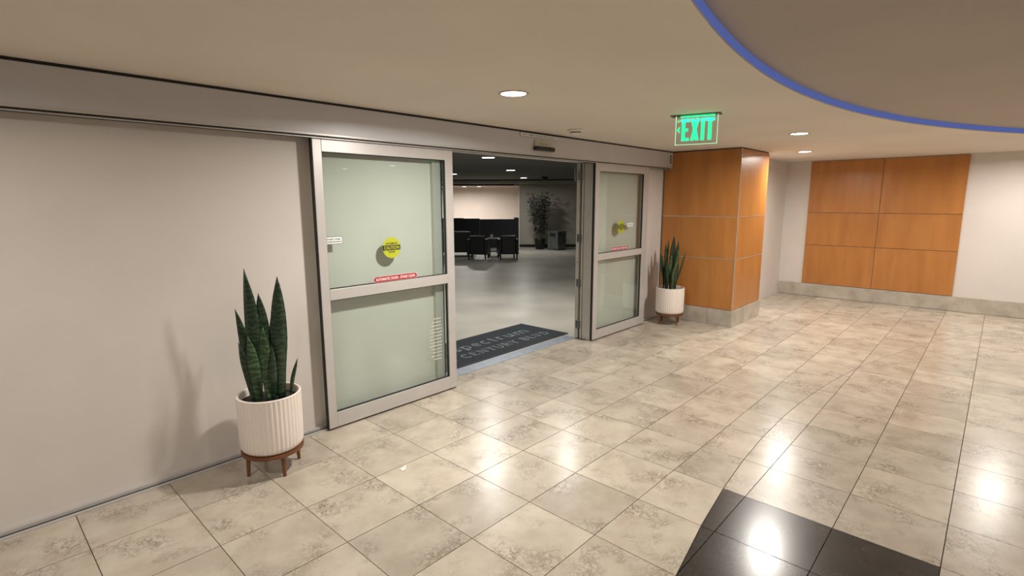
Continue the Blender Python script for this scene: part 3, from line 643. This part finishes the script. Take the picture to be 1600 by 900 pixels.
box('seat', -.75, .75, -.35, .35, .14, .43, M['leather'], so, .03); box('backrest', -.75, .75, .28, .42, .14, .80, M['leather'], so, .03)
for s in (-1,1):
    box('armrest', min(s*.75,s*.87), max(s*.75,s*.87), -.36, .42, .12, .6, M['leather'], so, .03)
    for sy in (-1,1): box('leg', s*.78-.02, s*.78+.02, sy*.3-.02, sy*.3+.02, 0, .13, M['bplastic'], so)
# potted tree
tr = thing('potted_bamboo', 'tall dark leafy bamboo plant in a black pot against the hallway wall', 'plant', H(1.02,19.2))
bm = bmesh.new(); bm_lathe(bm, [(.14,0),(.16,.02),(.20,.37),(.205,.40),(.18,.40),(.175,.34)], 28, cap=False); bm_lathe(bm, [(.01,.33),(.177,.34)], 28, cap=False); bm_lathe(bm, [(.01,.002),(.14,0)], 28, cap=False); obj('pot', bm, M['blackpot'], tr, smooth=True)
R_ = random.Random(11); tips = []
bmL = bmesh.new()
for k in range(9):
    a = R_.uniform(0, 2*pi); b0 = Vector((.09*cos(a), .09*sin(a), .33)); tp = Vector((.36*cos(a)*R_.uniform(.3,1), .36*sin(a)*R_.uniform(.3,1), R_.uniform(1.75,2.12)))
    bm = bmesh.new(); prev = b0
    for s in range(1, 7):
        t = s/6; p = b0.lerp(tp, t)+Vector((.02*R_.uniform(-1,1), .02*R_.uniform(-1,1), 0)); bm_tube(bm, prev, p, .008*(1.1-t*.7), .008*(1.0-t*.7), 6); prev = p
    obj('stem', bm, M['cane'], tr)
    for q in range(210):
        t = R_.uniform(.1, 1.0)**.75; c = b0.lerp(tp, t); sp_ = .07+.15*t; c = c+Vector((R_.gauss(0,.5)*sp_, R_.gauss(0,.5)*sp_, R_.gauss(0,.04)))
        if R_.random() < .25 and t < .4: continue
        d = Vector((R_.uniform(-1,1), R_.uniform(-1,1), R_.uniform(-1.1,.3))).normalized(); l = R_.uniform(.06,.13); sd_ = d.orthogonal().normalized()*l*.16; nn = d.cross(sd_).normalized()*.003
        v = [bmL.verts.new(p) for p in (c, c+d*l*.45+sd_, c+d*l, c+d*l*.45-sd_, c+d*l*.45+nn)]
        for f in ((0,1,4),(1,2,4),(2,3,4),(3,0,4)): bmL.faces.new([v[i] for i in f])
lf = obj('foliage', bmL, M['fleaf'], tr); lf['kind'] = 'stuff'
# waste bin: steel box on a plinth with a slanted opening
bn = thing('waste_bin', 'square grey metal waste bin right of the bamboo plant', 'bin', H(1.62,19.0), 0)
box('body', -.24, .24, -.24, .24, .02, .62, M['binm'], bn, .01); box('lid', -.25, .25, -.25, .25, .62, .67, M['binm'], bn, .01)
bm = bmesh.new(); bm_box(bm, -.256, -.249, -.12, .12, .50, .60); obj('opening', bm, M['black'], bn, .002); box('plinth', -.22, .22, -.22, .22, 0, .02, M['black'], bn)
# small ceiling camera
sn = thing('dome_camera', 'small black dome camera on the dark hallway ceiling', 'camera', (12.1,7.3,2.5))
bm = bmesh.new(); bm_lathe(bm, [(.10,0),(.10,-.04),(.07,-.09),(.02,-.11)], 20); obj('dome', bm, M['bplastic'], sn, smooth=True)
bm = bmesh.new(); bm_lathe(bm, [(.12,0),(.12,-.015)], 20); obj('mounting_ring', bm, M['bplastic'], sn)
